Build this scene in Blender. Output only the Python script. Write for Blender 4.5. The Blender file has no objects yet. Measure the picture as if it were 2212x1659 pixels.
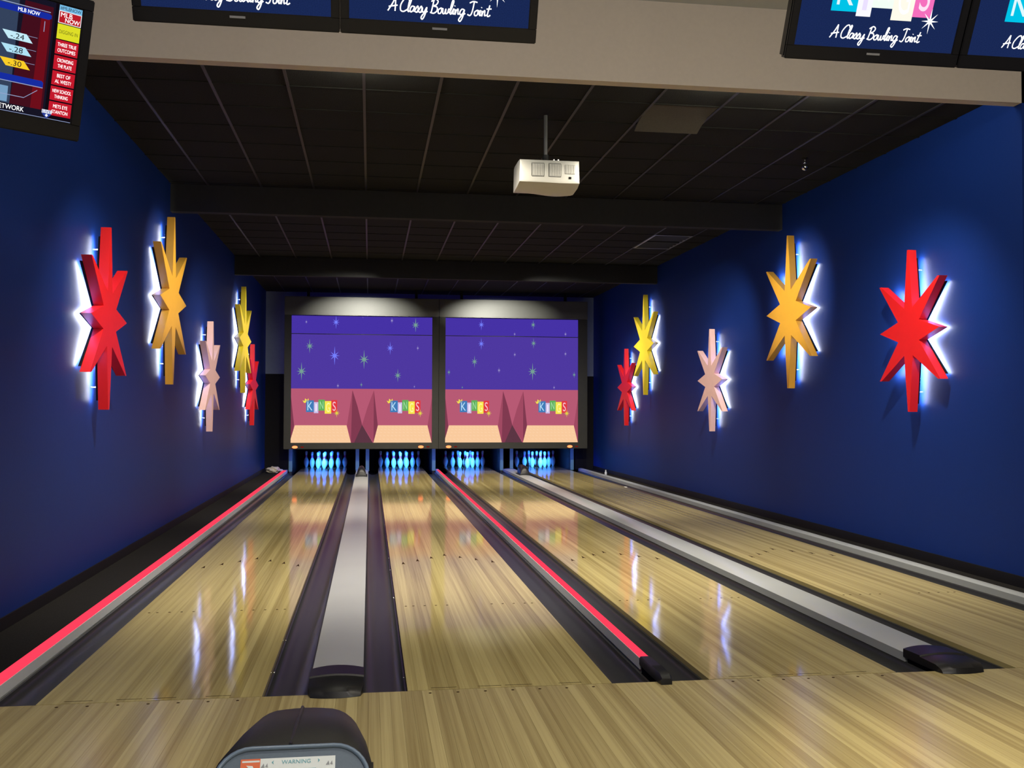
import bpy, bmesh, math, random
from mathutils import Vector, Matrix, noise
random.seed(7)
R = math.radians
scene = bpy.context.scene
COL = scene.collection

# ------------------------------------------------------------------ camera
CAM = Vector((1.5703, -4.9957, 1.4227))
YAW, PITCH, ROLL, FPX = 0.1439, 0.0249, 0.0030, 2118.69
fw = Vector((math.sin(YAW)*math.cos(PITCH), math.cos(YAW)*math.cos(PITCH), math.sin(PITCH)))
rt = Vector((math.cos(YAW), -math.sin(YAW), 0.0))
up = rt.cross(fw)
rt, up = rt*math.cos(ROLL)+up*math.sin(ROLL), up*math.cos(ROLL)-rt*math.sin(ROLL)
cd = bpy.data.cameras.new('camera')
cd.sensor_fit = 'HORIZONTAL'; cd.sensor_width = 36.0; cd.lens = FPX/2212*36.0
cd.clip_start = 0.05; cd.clip_end = 200
cam = bpy.data.objects.new('camera', cd); COL.objects.link(cam)
cam.matrix_world = Matrix(((rt.x, up.x, -fw.x, CAM.x), (rt.y, up.y, -fw.y, CAM.y), (rt.z, up.z, -fw.z, CAM.z), (0, 0, 0, 1)))
scene.camera = cam

# ------------------------------------------------------------------ view, world
scene.view_settings.view_transform = 'Standard'
scene.view_settings.look = 'None'
scene.view_settings.gamma = 1.0
scene.view_settings.exposure = 0.0
scene.view_settings.use_curve_mapping = False
w = bpy.data.worlds.new('world'); scene.world = w; w.use_nodes = True
w.node_tree.nodes['Background'].inputs[0].default_value = (0.01, 0.012, 0.02, 1)
w.node_tree.nodes['Background'].inputs[1].default_value = 0.3

# ------------------------------------------------------------------ lights of the place and added star spots
def aim(o, d):
    o.rotation_euler = Vector(d).to_track_quat('-Z', 'Y').to_euler()
def area_light(loc, d, sx, sy, power, col, spread=180):
    l = bpy.data.lights.new('room_light', 'AREA'); l.shape = 'RECTANGLE'; l.size = sx; l.size_y = sy
    l.energy = power; l.color = col; l.spread = R(spread)
    o = bpy.data.objects.new('room_light', l); COL.objects.link(o); o.location = loc; aim(o, d); return o
def spot_light(loc, d, angle, power, col, blend=0.6, rad=0.05):
    l = bpy.data.lights.new('spot_light', 'SPOT'); l.spot_size = R(angle); l.spot_blend = blend
    l.energy = power; l.color = col; l.shadow_soft_size = rad
    o = bpy.data.objects.new('spot_light', l); COL.objects.link(o); o.location = loc; aim(o, d); return o
WARM = (1.0, 0.90, 0.74)
COOL = (0.90, 0.95, 1.0)
# ceiling panels of the seating area behind and above the bowlers
for x in (0.9, 3.4, 6.0):
    area_light((x, -1.9, 4.46), (0, 0.12, -1), 0.9, 0.5, 42, WARM)
area_light((3.2, -6.2, 4.40), (0, 1.0, -0.30), 3.5, 0.5, 200, (1.0, 0.94, 0.86))
# downlight over the approach at the right
spot_light((4.1, -1.75, 4.4), (0.0, 0.05, -1), 34, 420, (1.0, 0.86, 0.55), 0.9, 0.08)
# lane wash lamps hidden behind the front bulkhead and both ceiling beams, aimed down the lanes
for x in (0.55, 2.3, 3.9, 5.6):
    spot_light((x, 2.50, 3.92), (0, 0.50, -1), 110, 400, WARM, 0.9, 0.06)
    spot_light((x, 7.05, 3.90), (0, 0.95, -1), 100, 400, WARM, 0.9, 0.06)
    spot_light((x, 12.55, 3.90), (0, 0.55, -1), 95, 380, WARM, 0.9, 0.06)
# wall washers for the two screen headers
for x in (1.40, 4.45):
    spot_light((x, 12.62, 3.80), (0, 4.03, -0.345), 14.5, 1000, (1.0, 0.98, 0.84), 1.0, 0.02).scale = (2.9, 1, 1)
# stray light of the bulkhead lamps on the first ceiling tiles
for x, e in ((1.5, 26), (4.4, 18), (5.3, 30)):
    l = bpy.data.lights.new('stray_light', 'POINT'); l.energy = e; l.color = (1.0, 0.97, 0.80); l.shadow_soft_size = 0.03
    o = bpy.data.objects.new('stray_light', l); COL.objects.link(o); o.location = (x, 2.33, 3.94)
# unseen spots added under the ceiling to brighten the wall stars
for y, z, e in ((3.655, 2.17, 90), (6.36, 2.61, 800), (9.15, 1.86, 190), (12.74, 2.62, 680), (14.12, 1.86, 75)):
    for sx in (-0.74, 6.75):
        spot_light((3.0+0.35*(1 if sx > 3 else -1), y-0.9, 3.95), (sx-3.0, 0.9, z-3.95), 30, e, (1.0, 0.95, 0.86), 1.0, 0.04)
# blue pin-deck lamps under each masking unit
W = 1.054
LANE_X = (0.0, 1.7684, 3.3485, 5.1116)
for lx in LANE_X:
    spot_light((lx+W/2, 17.05, 0.66), (0, 1.40, -0.46), 27, 1000, (0.032, 0.23, 1.0), 1.0, 0.04)
    spot_light((lx+W/2, 16.95, 0.62), (0, 0.25, -1), 168, 26, (0.02, 0.10, 1.0), 0.5, 0.03)

# ------------------------------------------------------------------ helpers: materials
def lin(c):
    return tuple((v/255/12.92 if v/255 <= 0.04045 else ((v/255+0.055)/1.055)**2.4) for v in c)
MATS = {}
def mat(name, col, rough=0.5, metal=0.0, spec=0.5, var=0.10, scale=12.0, bump=0.0, coat=0.0, stretch=None):
    """principled surface with procedural colour variation (and fine relief)"""
    if name in MATS: return MATS[name]
    m = bpy.data.materials.new(name); m.use_nodes = True
    nt = m.node_tree; b = nt.nodes['Principled BSDF']
    tc = nt.nodes.new('ShaderNodeTexCoord'); nz = nt.nodes.new('ShaderNodeTexNoise')
    nz.inputs['Scale'].default_value = scale; nz.inputs['Detail'].default_value = 4
    src = tc.outputs['Object']
    if stretch:
        mp = nt.nodes.new('ShaderNodeMapping'); mp.inputs['Scale'].default_value = stretch
        nt.links.new(src, mp.inputs[0]); src = mp.outputs[0]
    nt.links.new(src, nz.inputs['Vector'])
    mx = nt.nodes.new('ShaderNodeMix'); mx.data_type = 'RGBA'
    mx.inputs[6].default_value = (*[max(0, c*(1-var)) for c in col], 1)
    mx.inputs[7].default_value = (*[min(1, c*(1+var)) for c in col], 1)
    nt.links.new(nz.outputs[0], mx.inputs[0]); nt.links.new(mx.outputs[2], b.inputs['Base Color'])
    b.inputs['Roughness'].default_value = rough; b.inputs['Metallic'].default_value = metal
    b.inputs['Specular IOR Level'].default_value = spec
    b.inputs['Coat Weight'].default_value = coat; b.inputs['Coat Roughness'].default_value = 0.06
    if bump:
        bp = nt.nodes.new('ShaderNodeBump'); bp.inputs['Strength'].default_value = bump; bp.inputs['Distance'].default_value = 0.01
        nt.links.new(nz.outputs[0], bp.inputs['Height']); nt.links.new(bp.outputs[0], b.inputs['Normal'])
    MATS[name] = m; return m
def glow(name, rgb, strength=1.0, var=0.0, scale=300.0):
    """light-giving surface (screens, lamps); rgb is the colour shown"""
    if name in MATS: return MATS[name]
    m = bpy.data.materials.new(name); m.use_nodes = True; nt = m.node_tree
    b = nt.nodes['Principled BSDF']; c = lin(rgb)
    b.inputs['Base Color'].default_value = (0.0, 0.0, 0.0, 1); b.inputs['Roughness'].default_value = 0.35
    b.inputs['Specular IOR Level'].default_value = 0.0
    b.inputs['Emission Color'].default_value = (*c, 1); b.inputs['Emission Strength'].default_value = strength
    if var:
        tc = nt.nodes.new('ShaderNodeTexCoord'); nz = nt.nodes.new('ShaderNodeTexNoise'); nz.inputs['Scale'].default_value = scale
        nz.inputs['Detail'].default_value = 1
        nt.links.new(tc.outputs['Object'], nz.inputs['Vector'])
        mx = nt.nodes.new('ShaderNodeMix'); mx.data_type = 'RGBA'
        mx.inputs[6].default_value = (*[v*(1-var) for v in c], 1); mx.inputs[7].default_value = (*[v*(1+var) for v in c], 1)
        nt.links.new(nz.outputs[0], mx.inputs[0]); nt.links.new(mx.outputs[2], b.inputs['Emission Color'])
    MATS[name] = m; return m
def wood(name, lo, hi, rough):
    """glossy maple board: tone from the board itself, streaks and grain along it"""
    m = bpy.data.materials.new(name); m.use_nodes = True; nt = m.node_tree; b = nt.nodes['Principled BSDF']
    tc = nt.nodes.new('ShaderNodeTexCoord'); oi = nt.nodes.new('ShaderNodeObjectInfo')
    off = nt.nodes.new('ShaderNodeVectorMath'); off.operation = 'MULTIPLY_ADD'
    cmb = nt.nodes.new('ShaderNodeCombineXYZ')
    for i in range(3): nt.links.new(oi.outputs['Random'], cmb.inputs[i])
    off.inputs[1].default_value = (37, 91, 13)
    nt.links.new(cmb.outputs[0], off.inputs[0]); nt.links.new(tc.outputs['Object'], off.inputs[2])
    def noise_tex(sc, stretch, detail):
        mp = nt.nodes.new('ShaderNodeMapping'); mp.inputs['Scale'].default_value = stretch
        nt.links.new(off.outputs[0], mp.inputs[0])
        n = nt.nodes.new('ShaderNodeTexNoise'); n.inputs['Scale'].default_value = sc; n.inputs['Detail'].default_value = detail
        nt.links.new(mp.outputs[0], n.inputs['Vector']); return n
    streak = noise_tex(1.0, (42, 0.35, 1), 2)
    grain = noise_tex(1.0, (260, 2.2, 1), 3)
    a1 = nt.nodes.new('ShaderNodeMath'); a1.operation = 'MULTIPLY_ADD'; a1.inputs[1].default_value = 0.55
    nt.links.new(oi.outputs['Random'], a1.inputs[0])
    a2 = nt.nodes.new('ShaderNodeMath'); a2.operation = 'MULTIPLY_ADD'; a2.inputs[1].default_value = 1.3; a2.inputs[2].default_value = -0.55
    nt.links.new(streak.outputs[0], a2.inputs[0])
    a3 = nt.nodes.new('ShaderNodeMath'); a3.operation = 'MULTIPLY_ADD'; a3.inputs[1].default_value = 0.5
    nt.links.new(grain.outputs[0], a3.inputs[0]); nt.links.new(a2.outputs[0], a3.inputs[2])
    nt.links.new(a3.outputs[0], a1.inputs[2])
    rp = nt.nodes.new('ShaderNodeValToRGB')
    rp.color_ramp.elements[0].position = 0.05; rp.color_ramp.elements[0].color = (*lo, 1)
    rp.color_ramp.elements[1].position = 0.95; rp.color_ramp.elements[1].color = (*hi, 1)
    nt.links.new(a1.outputs[0], rp.inputs[0]); nt.links.new(rp.outputs[0], b.inputs['Base Color'])
    b.inputs['Roughness'].default_value = rough; b.inputs['Specular IOR Level'].default_value = 0.08
    MATS[name] = m; return m

# ------------------------------------------------------------------ helpers: meshes and objects
def bx(bm, x0, x1, y0, y1, z0, z1, bevel=0.0):
    v = [bm.verts.new(p) for p in ((x0,y0,z0),(x1,y0,z0),(x1,y1,z0),(x0,y1,z0),(x0,y0,z1),(x1,y0,z1),(x1,y1,z1),(x0,y1,z1))]
    fs = [bm.faces.new([v[i] for i in q]) for q in ((0,3,2,1),(4,5,6,7),(0,1,5,4),(1,2,6,5),(2,3,7,6),(3,0,4,7))]
    if bevel:
        es = list({e for f in fs for e in f.edges})
        bmesh.ops.bevel(bm, geom=es, offset=bevel, segments=2, affect='EDGES', clamp_overlap=True)
def box(*a, **k):
    bm = bmesh.new(); bx(bm, *a, **k); return bm
def tube(bm, pts, rad, n=10, cap=True):
    rings = []; a = None
    pts = [Vector(p) for p in pts]
    for i, p in enumerate(pts):
        d = (pts[min(i+1, len(pts)-1)] - pts[max(i-1, 0)]).normalized()
        a = d.orthogonal().normalized() if a is None else (a-d*a.dot(d)).normalized()
        b = d.cross(a)
        r = rad[i] if isinstance(rad, (list, tuple)) else rad
        rings.append([bm.verts.new(p + (a*math.cos(2*math.pi*k/n) + b*math.sin(2*math.pi*k/n))*r) for k in range(n)])
    for s, t in zip(rings, rings[1:]):
        for k in range(n): bm.faces.new((s[k], s[(k+1) % n], t[(k+1) % n], t[k]))
    if cap: bm.faces.new(rings[0][::-1]); bm.faces.new(rings[-1])
    return bm
def lathe(bm, prof, n=24):
    rings = []
    for r, z in prof:
        if r < 1e-6: rings.append([bm.verts.new((0, 0, z))])
        else: rings.append([bm.verts.new((r*math.cos(2*math.pi*k/n), r*math.sin(2*math.pi*k/n), z)) for k in range(n)])
    for s, t in zip(rings, rings[1:]):
        for k in range(n):
            a, b = s[k % len(s)], s[(k+1) % len(s)]; c, d = t[(k+1) % len(t)], t[k % len(t)]
            vs = [a]
            for q in (b, c, d):
                if q not in vs: vs.append(q)
            if len(vs) > 2: bm.faces.new(vs)
    return bm
def prism(bm, outline, to3d, c0, c1):
    """closed outline (2-D) extruded from c0 to c1; to3d(a, b, c)"""
    lo = [bm.verts.new(to3d(a, b, c0)) for a, b in outline]; hi = [bm.verts.new(to3d(a, b, c1)) for a, b in outline]
    n = len(lo)
    for i in range(n): bm.faces.new((lo[i], lo[(i+1) % n], hi[(i+1) % n], hi[i]))
    bm.faces.new(lo[::-1]); bm.faces.new(hi)
    return bm
def finish(bm, name, smooth=0):
    bmesh.ops.recalc_face_normals(bm, faces=bm.faces)
    me = bpy.data.meshes.new(name); bm.to_mesh(me); bm.free()
    if smooth:
        for p in me.polygons: p.use_smooth = True
        try: me.set_sharp_from_angle(angle=R(smooth))
        except Exception: pass
    return me
def obj(name, bm, m, parent=None, loc=None, smooth=0):
    me = bm if isinstance(bm, bpy.types.Mesh) else finish(bm, name, smooth)
    if m is not None and not me.materials: me.materials.append(m)
    o = bpy.data.objects.new(name, me); COL.objects.link(o)
    if loc is not None: o.location = loc
    if parent is not None: o.parent = parent
    return o
def tag(o, label, cat, group=None):
    o['label'] = label; o['category'] = cat
    if group: o['group'] = group
    return o
def struct(o): o['kind'] = 'structure'; return o
def thing(name, label, cat, loc=(0,0,0), rot=(0,0,0), group=None):
    o = bpy.data.objects.new(name, None); COL.objects.link(o); o.empty_display_size = 0.1
    o.location = loc; o.rotation_euler = rot
    return tag(o, label, cat, group)
def dup(src, loc, label, parent=None):
    c = src.copy(); COL.objects.link(c); c.parent = parent
    if loc is not None: c.location = loc
    if label: c['label'] = label
    for ch in list(src.children): dup(ch, None, None, c)
    return c

# ------------------------------------------------------------------ materials
M_BLUE = mat('blue_wall_paint', (0.005, 0.029, 0.195), 0.5, spec=0.2, var=0.06, scale=60, bump=0.05)
M_BASE = mat('black_baseboard', (0.006, 0.006, 0.007), 0.5, var=0.2)
M_CEIL = mat('black_ceiling_tile', (0.016, 0.0165, 0.015), 0.9, spec=0.12, var=0.35, scale=90, bump=0.3)
M_CEILP = mat('sagging_glow_tile', (0.07, 0.064, 0.055), 0.9, spec=0.1, var=0.2, scale=60, bump=0.2)  # glow patch on the ceiling put into a paler colour and a sag
M_BAR = mat('ceiling_grid_bar', (0.020, 0.018, 0.022), 0.5, spec=0.35, var=0.1)
M_BEAM = mat('black_painted_beam', (0.023, 0.023, 0.022), 0.85, spec=0.2, var=0.15, scale=20)
M_BEIGE = mat('beige_wall_paint', (0.56, 0.50, 0.44), 0.75, spec=0.2, var=0.05, scale=30, bump=0.05)
M_WHITE = mat('white_ceiling_paint', (0.62, 0.66, 0.72), 0.8, spec=0.2, var=0.05)
M_GREYW = mat('grey_blue_end_wall', (0.15, 0.19, 0.25), 0.7, spec=0.2, var=0.1)
M_BLACK = mat('flat_black', (0.006, 0.006, 0.007), 0.8, spec=0.15, var=0.2)
M_CARPET = mat('black_side_floor', (0.018, 0.017, 0.016), 0.9, spec=0.1, var=0.6, scale=150, bump=0.4)
M_PLASTIC = mat('black_plastic', (0.010, 0.010, 0.011), 0.38, spec=0.45, var=0.15, scale=40, bump=0.04)
M_GUTTER = mat('dark_grey_gutter', (0.038, 0.039, 0.040), 0.30, spec=0.2, var=0.2, scale=3, stretch=(8, 0.4, 1))
M_CAP = mat('grey_white_capping', (0.44, 0.465, 0.46), 0.30, spec=0.5, var=0.05, scale=3)
M_STEEL = mat('bright_screw_steel', (0.8, 0.8, 0.82), 0.25, metal=1.0, var=0.05)
M_ALU = mat('pale_grey_rail', (0.74, 0.77, 0.80), 0.4, var=0.05)
M_LANE = wood('maple_lane_board', (0.275, 0.212, 0.083), (0.52, 0.437, 0.195), 0.065)
M_APPR = wood('maple_approach_board', (0.275, 0.212, 0.092), (0.52, 0.437, 0.21), 0.20)
M_MARK = mat('dark_brown_marking', (0.035, 0.018, 0.010), 0.9, spec=0.0, var=0.2)

# ------------------------------------------------------------------ setting: shell
XL, XR, YE, ZC, YS = -0.745, 6.76, 17.5, 4.03, 2.19       # side walls, end wall, lane ceiling, bulkhead face
XF, YB, ZF = 10.5, -8.5, 4.535                             # seating area: right side, back, ceiling
struct(obj('wall_left', box(XL-0.15, XL, YB, YE+2.3, -0.12, ZF), M_BLUE))
struct(obj('wall_right', box(XR, XR+0.15, YS, YE+2.3, -0.12, ZF), M_BLUE))
struct(obj('baseboard_left', box(XL, XL+0.012, YB, YE, -0.02, 0.08), M_BASE))
struct(obj('baseboard_right', box(XR-0.012, XR, YS, YE, -0.02, 0.088), M_BASE))
struct(obj('wall_front', box(XL, XF, YS, YS+0.10, 3.90, ZF), M_BEIGE))
struct(obj('wall_front', box(XR+0.15, XF, YS, YS+0.10, 0, 3.90), M_BEIGE))
struct(obj('wall_back', box(XL-0.15, XF+0.15, YB-0.15, YB, -0.12, ZF), mat('tan_back_wall', (0.22, 0.19, 0.16), 0.8)))
struct(obj('wall_side', box(XF, XF+0.15, YB, YS+0.1, -0.12, ZF), mat('tan_back_wall', (0.22, 0.19, 0.16), 0.8)))
struct(obj('ceiling', box(XL-0.15, XF+0.15, YB-0.15, YS, ZF, ZF+0.1), M_WHITE))
struct(obj('floor', box(XR, XF, YB, YS, -0.12, 0.0), mat('dark_lounge_carpet', (0.05, 0.04, 0.045), 0.95, var=0.4, scale=80)))
sub = struct(obj('floor', box(XL, XR, 0.0, YE+2.2, -0.14, -0.12), M_BLACK))
struct(obj('floor', box(XL, -0.317, 0.0, YE, -0.12, -0.004), M_CARPET))
struct(obj('floor', box(6.52, XR, 0.0, YE, -0.12, -0.004), M_CARPET))

# approach: maple boards
BWD = 0.0527
floor_a = struct(obj('floor', box(XL, XR, YB, -0.006, -0.12, -0.04), M_MARK))
bme = finish(box(-BWD/2+0.0003, BWD/2-0.0003, YB, -0.005, -0.04, 0.0), 'board')
bme.materials.append(M_APPR)
nb = int((XR-XL)/BWD)+1
for i in range(nb):
    x = XL + BWD*(i+0.5)
    if x + BWD/2 > XR+0.03: break
    obj('board', bme, None, floor_a, (x, 0, 0))
# row of small dark guide dots on the approach before each lane
dbm = bmesh.new(); lathe(dbm, [(0, 0.0006), (0.008, 0.0006), (0.008, 0.0)], 10); dme = finish(dbm, 'guide_dot'); dme.materials.append(M_MARK)
for lx in LANE_X:
    for k in range(7):
        obj('guide_dot', dme, None, floor_a, (lx+W/2+(k-3)*0.139, -0.052, 0.0))

# ceiling over the lanes: tiles and grid bars
ceil = struct(obj('ceiling', box(XL, XR, YS+0.1, YE+0.1, ZC+0.03, ZC+0.1), M_BLACK))
GX = [0.288+0.6096*k for k in range(-1, 11)]
GY = [3.075+0.6096*k for k in range(-1, 24)]
xs = [XL]+GX+[XR]; ys = [YS+0.1]+GY
tme = finish(box(-0.3035, 0.3035, -0.3035, 0.3035, 0.0, 0.016, bevel=0.004), 'ceiling_tile'); tme.materials.append(M_CEIL)
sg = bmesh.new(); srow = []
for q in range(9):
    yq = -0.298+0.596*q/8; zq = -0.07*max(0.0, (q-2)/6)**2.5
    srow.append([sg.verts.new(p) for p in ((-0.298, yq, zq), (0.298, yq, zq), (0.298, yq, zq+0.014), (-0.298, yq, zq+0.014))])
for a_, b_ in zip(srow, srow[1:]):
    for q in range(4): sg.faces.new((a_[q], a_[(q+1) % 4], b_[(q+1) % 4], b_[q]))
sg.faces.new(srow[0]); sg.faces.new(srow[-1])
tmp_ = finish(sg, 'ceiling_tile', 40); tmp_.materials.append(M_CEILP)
for j in range(18):
    for i in range(len(xs)-1):
        if i == 11 and 8.9 < ys[j] < 10.2: continue                 # air diffuser here
        cx, cy = (xs[i]+xs[i+1])/2, (ys[j]+ys[j+1])/2
        sx, sy = (xs[i+1]-xs[i])/0.6096, (ys[j+1]-ys[j])/0.6096
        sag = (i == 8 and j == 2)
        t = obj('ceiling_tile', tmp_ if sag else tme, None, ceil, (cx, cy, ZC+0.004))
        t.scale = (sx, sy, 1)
obj('far_tile_field', box(XL, XR, ys[18], YE, ZC+0.004, ZC+0.02), M_CEIL, ceil)
lme = finish(box(-0.012, 0.012, YS+0.1, YE, -0.004, 0.012), 'grid_bar'); lme.materials.append(M_BAR)
for x in GX: obj('grid_bar', lme, None, ceil, (x, 0, ZC))
cme = finish(box(XL, XR, -0.010, 0.010, -0.002, 0.012), 'cross_bar'); cme.materials.append(M_CEIL)
for y in GY[:18]: obj('cross_bar', cme, None, ceil, (0, y, ZC))
# two dropped beams
struct(obj('trim_1', box(XL, XR, 6.83, 6.95, 3.71, ZC), M_BEAM))
struct(obj('trim_2', box(XL, XR, 12.32, 12.44, 3.71, ZC), M_BEAM))

# end wall around the masking units and the pin pit
we = struct(obj('wall_end', box(XL, XR, YE, YE+0.08, 2.18, ZC), M_GREYW))
obj('lower_panel', box(XL, -0.24, YE-0.01, YE+0.07, 0, 2.18), M_BLACK, we)
obj('lower_panel', box(6.33, XR, YE-0.01, YE+0.07, 0, 2.18), M_BLACK, we)
obj('pit_lintel', box(-0.24, 6.33, YE, YE+0.08, 0.72, 2.18), M_BLACK, we)
obj('pit_cover', box(-0.24, 6.33, YE, 19.6, 0.72, 0.78), M_BLACK, we)
obj('pit_curtain', box(-0.35, 6.45, 19.55, 19.6, -0.3, 0.75), M_BLACK, we)

# ------------------------------------------------------------------ lanes
LDESC = ('leftmost bowling lane', 'second bowling lane from the left', 'third bowling lane from the left', 'rightmost bowling lane')
LREST = ('maple bowling lane farthest left, between red light strip and grey capping',
         'maple bowling lane between wide grey capping and central red light strip',
         'maple bowling lane right of the central red light strip',
         'maple bowling lane farthest right, beside the blue right wall')
lbw = W/20
lbm = finish(box(-lbw/2+0.0002, lbw/2-0.0002, 0.005, 19.2, -0.045, 0.0), 'board'); lbm.materials.append(M_LANE)
# arrows: seven darts, ten dots, printed dashes near the foul line
def arrow_mesh():
    bm = bmesh.new()
    prism(bm, [(-0.016, -0.07), (0, -0.045), (0.016, -0.07), (0, 0.07)], lambda a, b, c: (a, b, c), 0.0, 0.0006)
    return finish(bm, 'target_arrow')
ame = arrow_mesh(); ame.materials.append(M_MARK)
dd = bmesh.new(); lathe(dd, [(0, 0.0006), (0.009, 0.0006), (0.009, 0)], 10); dds = finish(dd, 'lane_dot'); dds.materials.append(M_MARK)
for li, lx in enumerate(LANE_X):
    t = thing('bowling_lane', LREST[li], 'bowling lane', (lx, 0, 0), group='bowling lanes')
    for i in range(20): obj('board', lbm, None, t, (lbw*(i+0.5), 0, 0))
    for k in range(7): obj('target_arrow', ame, None, t, (W/2+(k-3)*0.1372, 4.56-abs(k-3)*0.155, 0))
    for b_ in (3, 5, 8, 11, 14):
        for s in (-1, 1): obj('lane_dot', dds, None, t, (W/2+s*(W/2-b_*0.02703+0.0135), 2.125, 0))
    for x0, x1 in ((0.12, 0.25), (0.36, 0.48), (0.50, 0.64), (0.78, 0.90)):
        obj('printed_dash', box(x0, x1, 0.035, 0.040, 0, 0.0005), M_MARK, t)

# gutters
def gutter_mesh():
    bm = bmesh.new(); g = 0.230
    prof = [(0, -0.028), (0.010, -0.030)]
    for k in range(1, 12):
        a = math.pi*k/12; prof.append((g/2-(g/2-0.010)*math.cos(a), -0.030-0.056*math.sin(a)**0.8))
    prof += [(g-0.010, -0.030), (g, -0.028)]
    low = [(g, -0.11), (0, -0.11)]
    prism(bm, prof+low, lambda a, b, c: (a, c, b), 0.004, 17.5)
    return finish(bm, 'gutter', 40)
gme = gutter_mesh(); gme.materials.append(M_GUTTER)
sbm = bmesh.new(); lathe(sbm, [(0, 0.004), (0.004, 0.0035), (0.006, 0.0)], 10); sme = finish(sbm, 'screw', 60); sme.materials.append(M_STEEL)
GUT = []
for li, lx in enumerate(LANE_X):
    for s in (0, 1):
        x0 = lx-0.2315 if s == 0 else lx+W+0.0015
        g = obj('gutter', gme, None, None, (x0, 0, 0))
        tag(g, 'dark grey gutter along the %s edge of the %s' % (('left', 'right')[s], LDESC[li]), 'gutter', 'lane gutters')
        GUT.append(g)
for y in (0.55, 1.3, 16.2): obj('screw', sme, None, GUT[1], (0.006, y, -0.028))
for y in (0.35, 2.6, 3.9, 4.6, 5.2, 7.4, 9.0, 11.2, 14.2, 15.0, 16.1): obj('screw', sme, None, GUT[2], (0.224, y, -0.028))

# cappings
def capping(x0, x1, y0, y1, z1, dome, name, stem=0.016):
    bm = bmesh.new(); n = 8; prof = [(x0+stem, -0.10), (x0+stem, -0.026), (x0, -0.026), (x0, z1-dome)]
    for k in range(1, n): prof.append((x0+(x1-x0)*k/n, z1-dome+dome*math.sin(math.pi*k/n)))
    prof += [(x1, z1-dome), (x1, -0.026), (x1-stem, -0.026), (x1-stem, -0.10)]
    prism(bm, prof, lambda a, b, c: (a, c, b), y0, y1)
    return finish(bm, name, 30)
def nose(x0, x1, ya, yb, z0):
    """black end cap: rises to the capping's level, slopes to the approach"""
    bm = bmesh.new(); n = 10; rows = []
    cx, hw = (x0+x1)/2, (x1-x0)/2
    for y, z, s in ((yb, z0+0.012, 1.0), (yb-0.17, z0+0.016, 1.0), (yb-0.175, z0+0.008, 1.0), (ya+0.05, z0+0.004, 0.98), (ya+0.01, z0-0.015, 0.9), (ya, 0.001, 0.88)):
        row = []
        for k in range(n+1):
            u = -1+2*k/n
            yy = y - (0.022*(1-u*u) if y < yb-0.2 else -0.02*(1-u*u) if y == yb else 0)
            row.append(bm.verts.new((cx+hw*s*u, yy, z+0.012*(1-u*u) if z > 0.01 else z)))
        rows.append(row)
    for a, b in zip(rows, rows[1:]):
        for k in range(n): bm.faces.new((a[k], a[k+1], b[k+1], b[k]))
    for k in (0, n):                                   # sides down to the floor
        top = [r[k] for r in rows]; bot = [bm.verts.new((v.co.x, v.co.y, 0.0005)) for v in top]
        for i in range(len(top)-1): bm.faces.new((top[i], top[i+1], bot[i+1], bot[i]))
    back = rows[0]; bb = [bm.verts.new((v.co.x, v.co.y, 0.0005)) for v in back]
    for k in range(n): bm.faces.new((back[k], back[k+1], bb[k+1], bb[k]))
    return finish(bm, 'end_cap', 40)
for (x0, x1, lab) in ((1.2895, 1.5335, 'wide pale grey capping with black nose between the two left lanes'),
                      (4.637, 4.877, 'wide pale grey capping with black nose between the two right lanes')):
    t = thing('ball_return_capping', lab, 'lane capping', (0, 0, 0), group='wide cappings')
    obj('capping_strip', capping(x0-0.012, x1+0.012, 0.30, 17.52, 0.036, 0.012, 'capping_strip'), M_CAP, t)
    obj('end_cap', nose(x0-0.016, x1+0.016, -0.062, 0.31, 0.034), M_PLASTIC, t)
    obj('end_cap_base', box(x0+0.006, x1-0.006, 0.004, 0.30, -0.10, 0.02), M_BLACK, t)
M_RED = glow('red_light_strip', (255, 62, 88), 1.15, 0.08, 40)
def red_strip(x0, x1, lab, nosed):
    t = thing('light_strip', lab, 'light strip', (0, 0, 0), group='red light strips')
    y0 = 0.34 if nosed else 0.01
    obj('rail', capping(x0, x1, y0, 17.5, 0.036, 0.001, 'rail', 0.011 if nosed else 0.010), M_ALU, t)
    obj('light_tube', box(x0+0.003, x1-0.003, y0, 17.2, 0.0355, 0.0395, bevel=0.001), M_RED, t)
    if nosed:
        bm = bmesh.new(); hw = (x1-x0)/2; cx = (x0+x1)/2; rows = []
        for y, z, s in ((0.345, 0.044, 1.05), (0.30, 0.050, 1.15), (0.12, 0.046, 1.2), (0.11, 0.054, 1.2), (-0.03, 0.048, 1.15), (-0.062, 0.03, 1.0), (-0.068, 0.001, 0.95)):
            rows.append([bm.verts.new((cx+hw*s*u, y, z*v)) for u, v in ((-1, 0.02), (-1, 0.75), (-0.75, 1), (0.75, 1), (1, 0.75), (1, 0.02))])
        for a, b in zip(rows, rows[1:]):
            for k in range(5): bm.faces.new((a[k], a[k+1], b[k+1], b[k]))
        bm.faces.new(rows[0]); bm.faces.new(rows[-1][::-1])
        obj('end_cap', bm, M_PLASTIC, t, smooth=40)
        obj('end_cap_base', box(x0+0.01, x1-0.01, 0.004, 0.34, -0.10, 0.02), M_BLACK, t)
red_strip(-0.325, -0.240, 'glowing red light strip running along the floor by the left wall', False)
red_strip(3.066, 3.126, 'glowing red light strip between the two middle lanes', True)
tag(obj('edge_capping', capping(6.400, 6.52, 0.01, 17.5, 0.036, 0.010, 'edge_capping'), M_CAP),
    'narrow pale grey capping along the foot of the right wall', 'lane capping')
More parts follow.
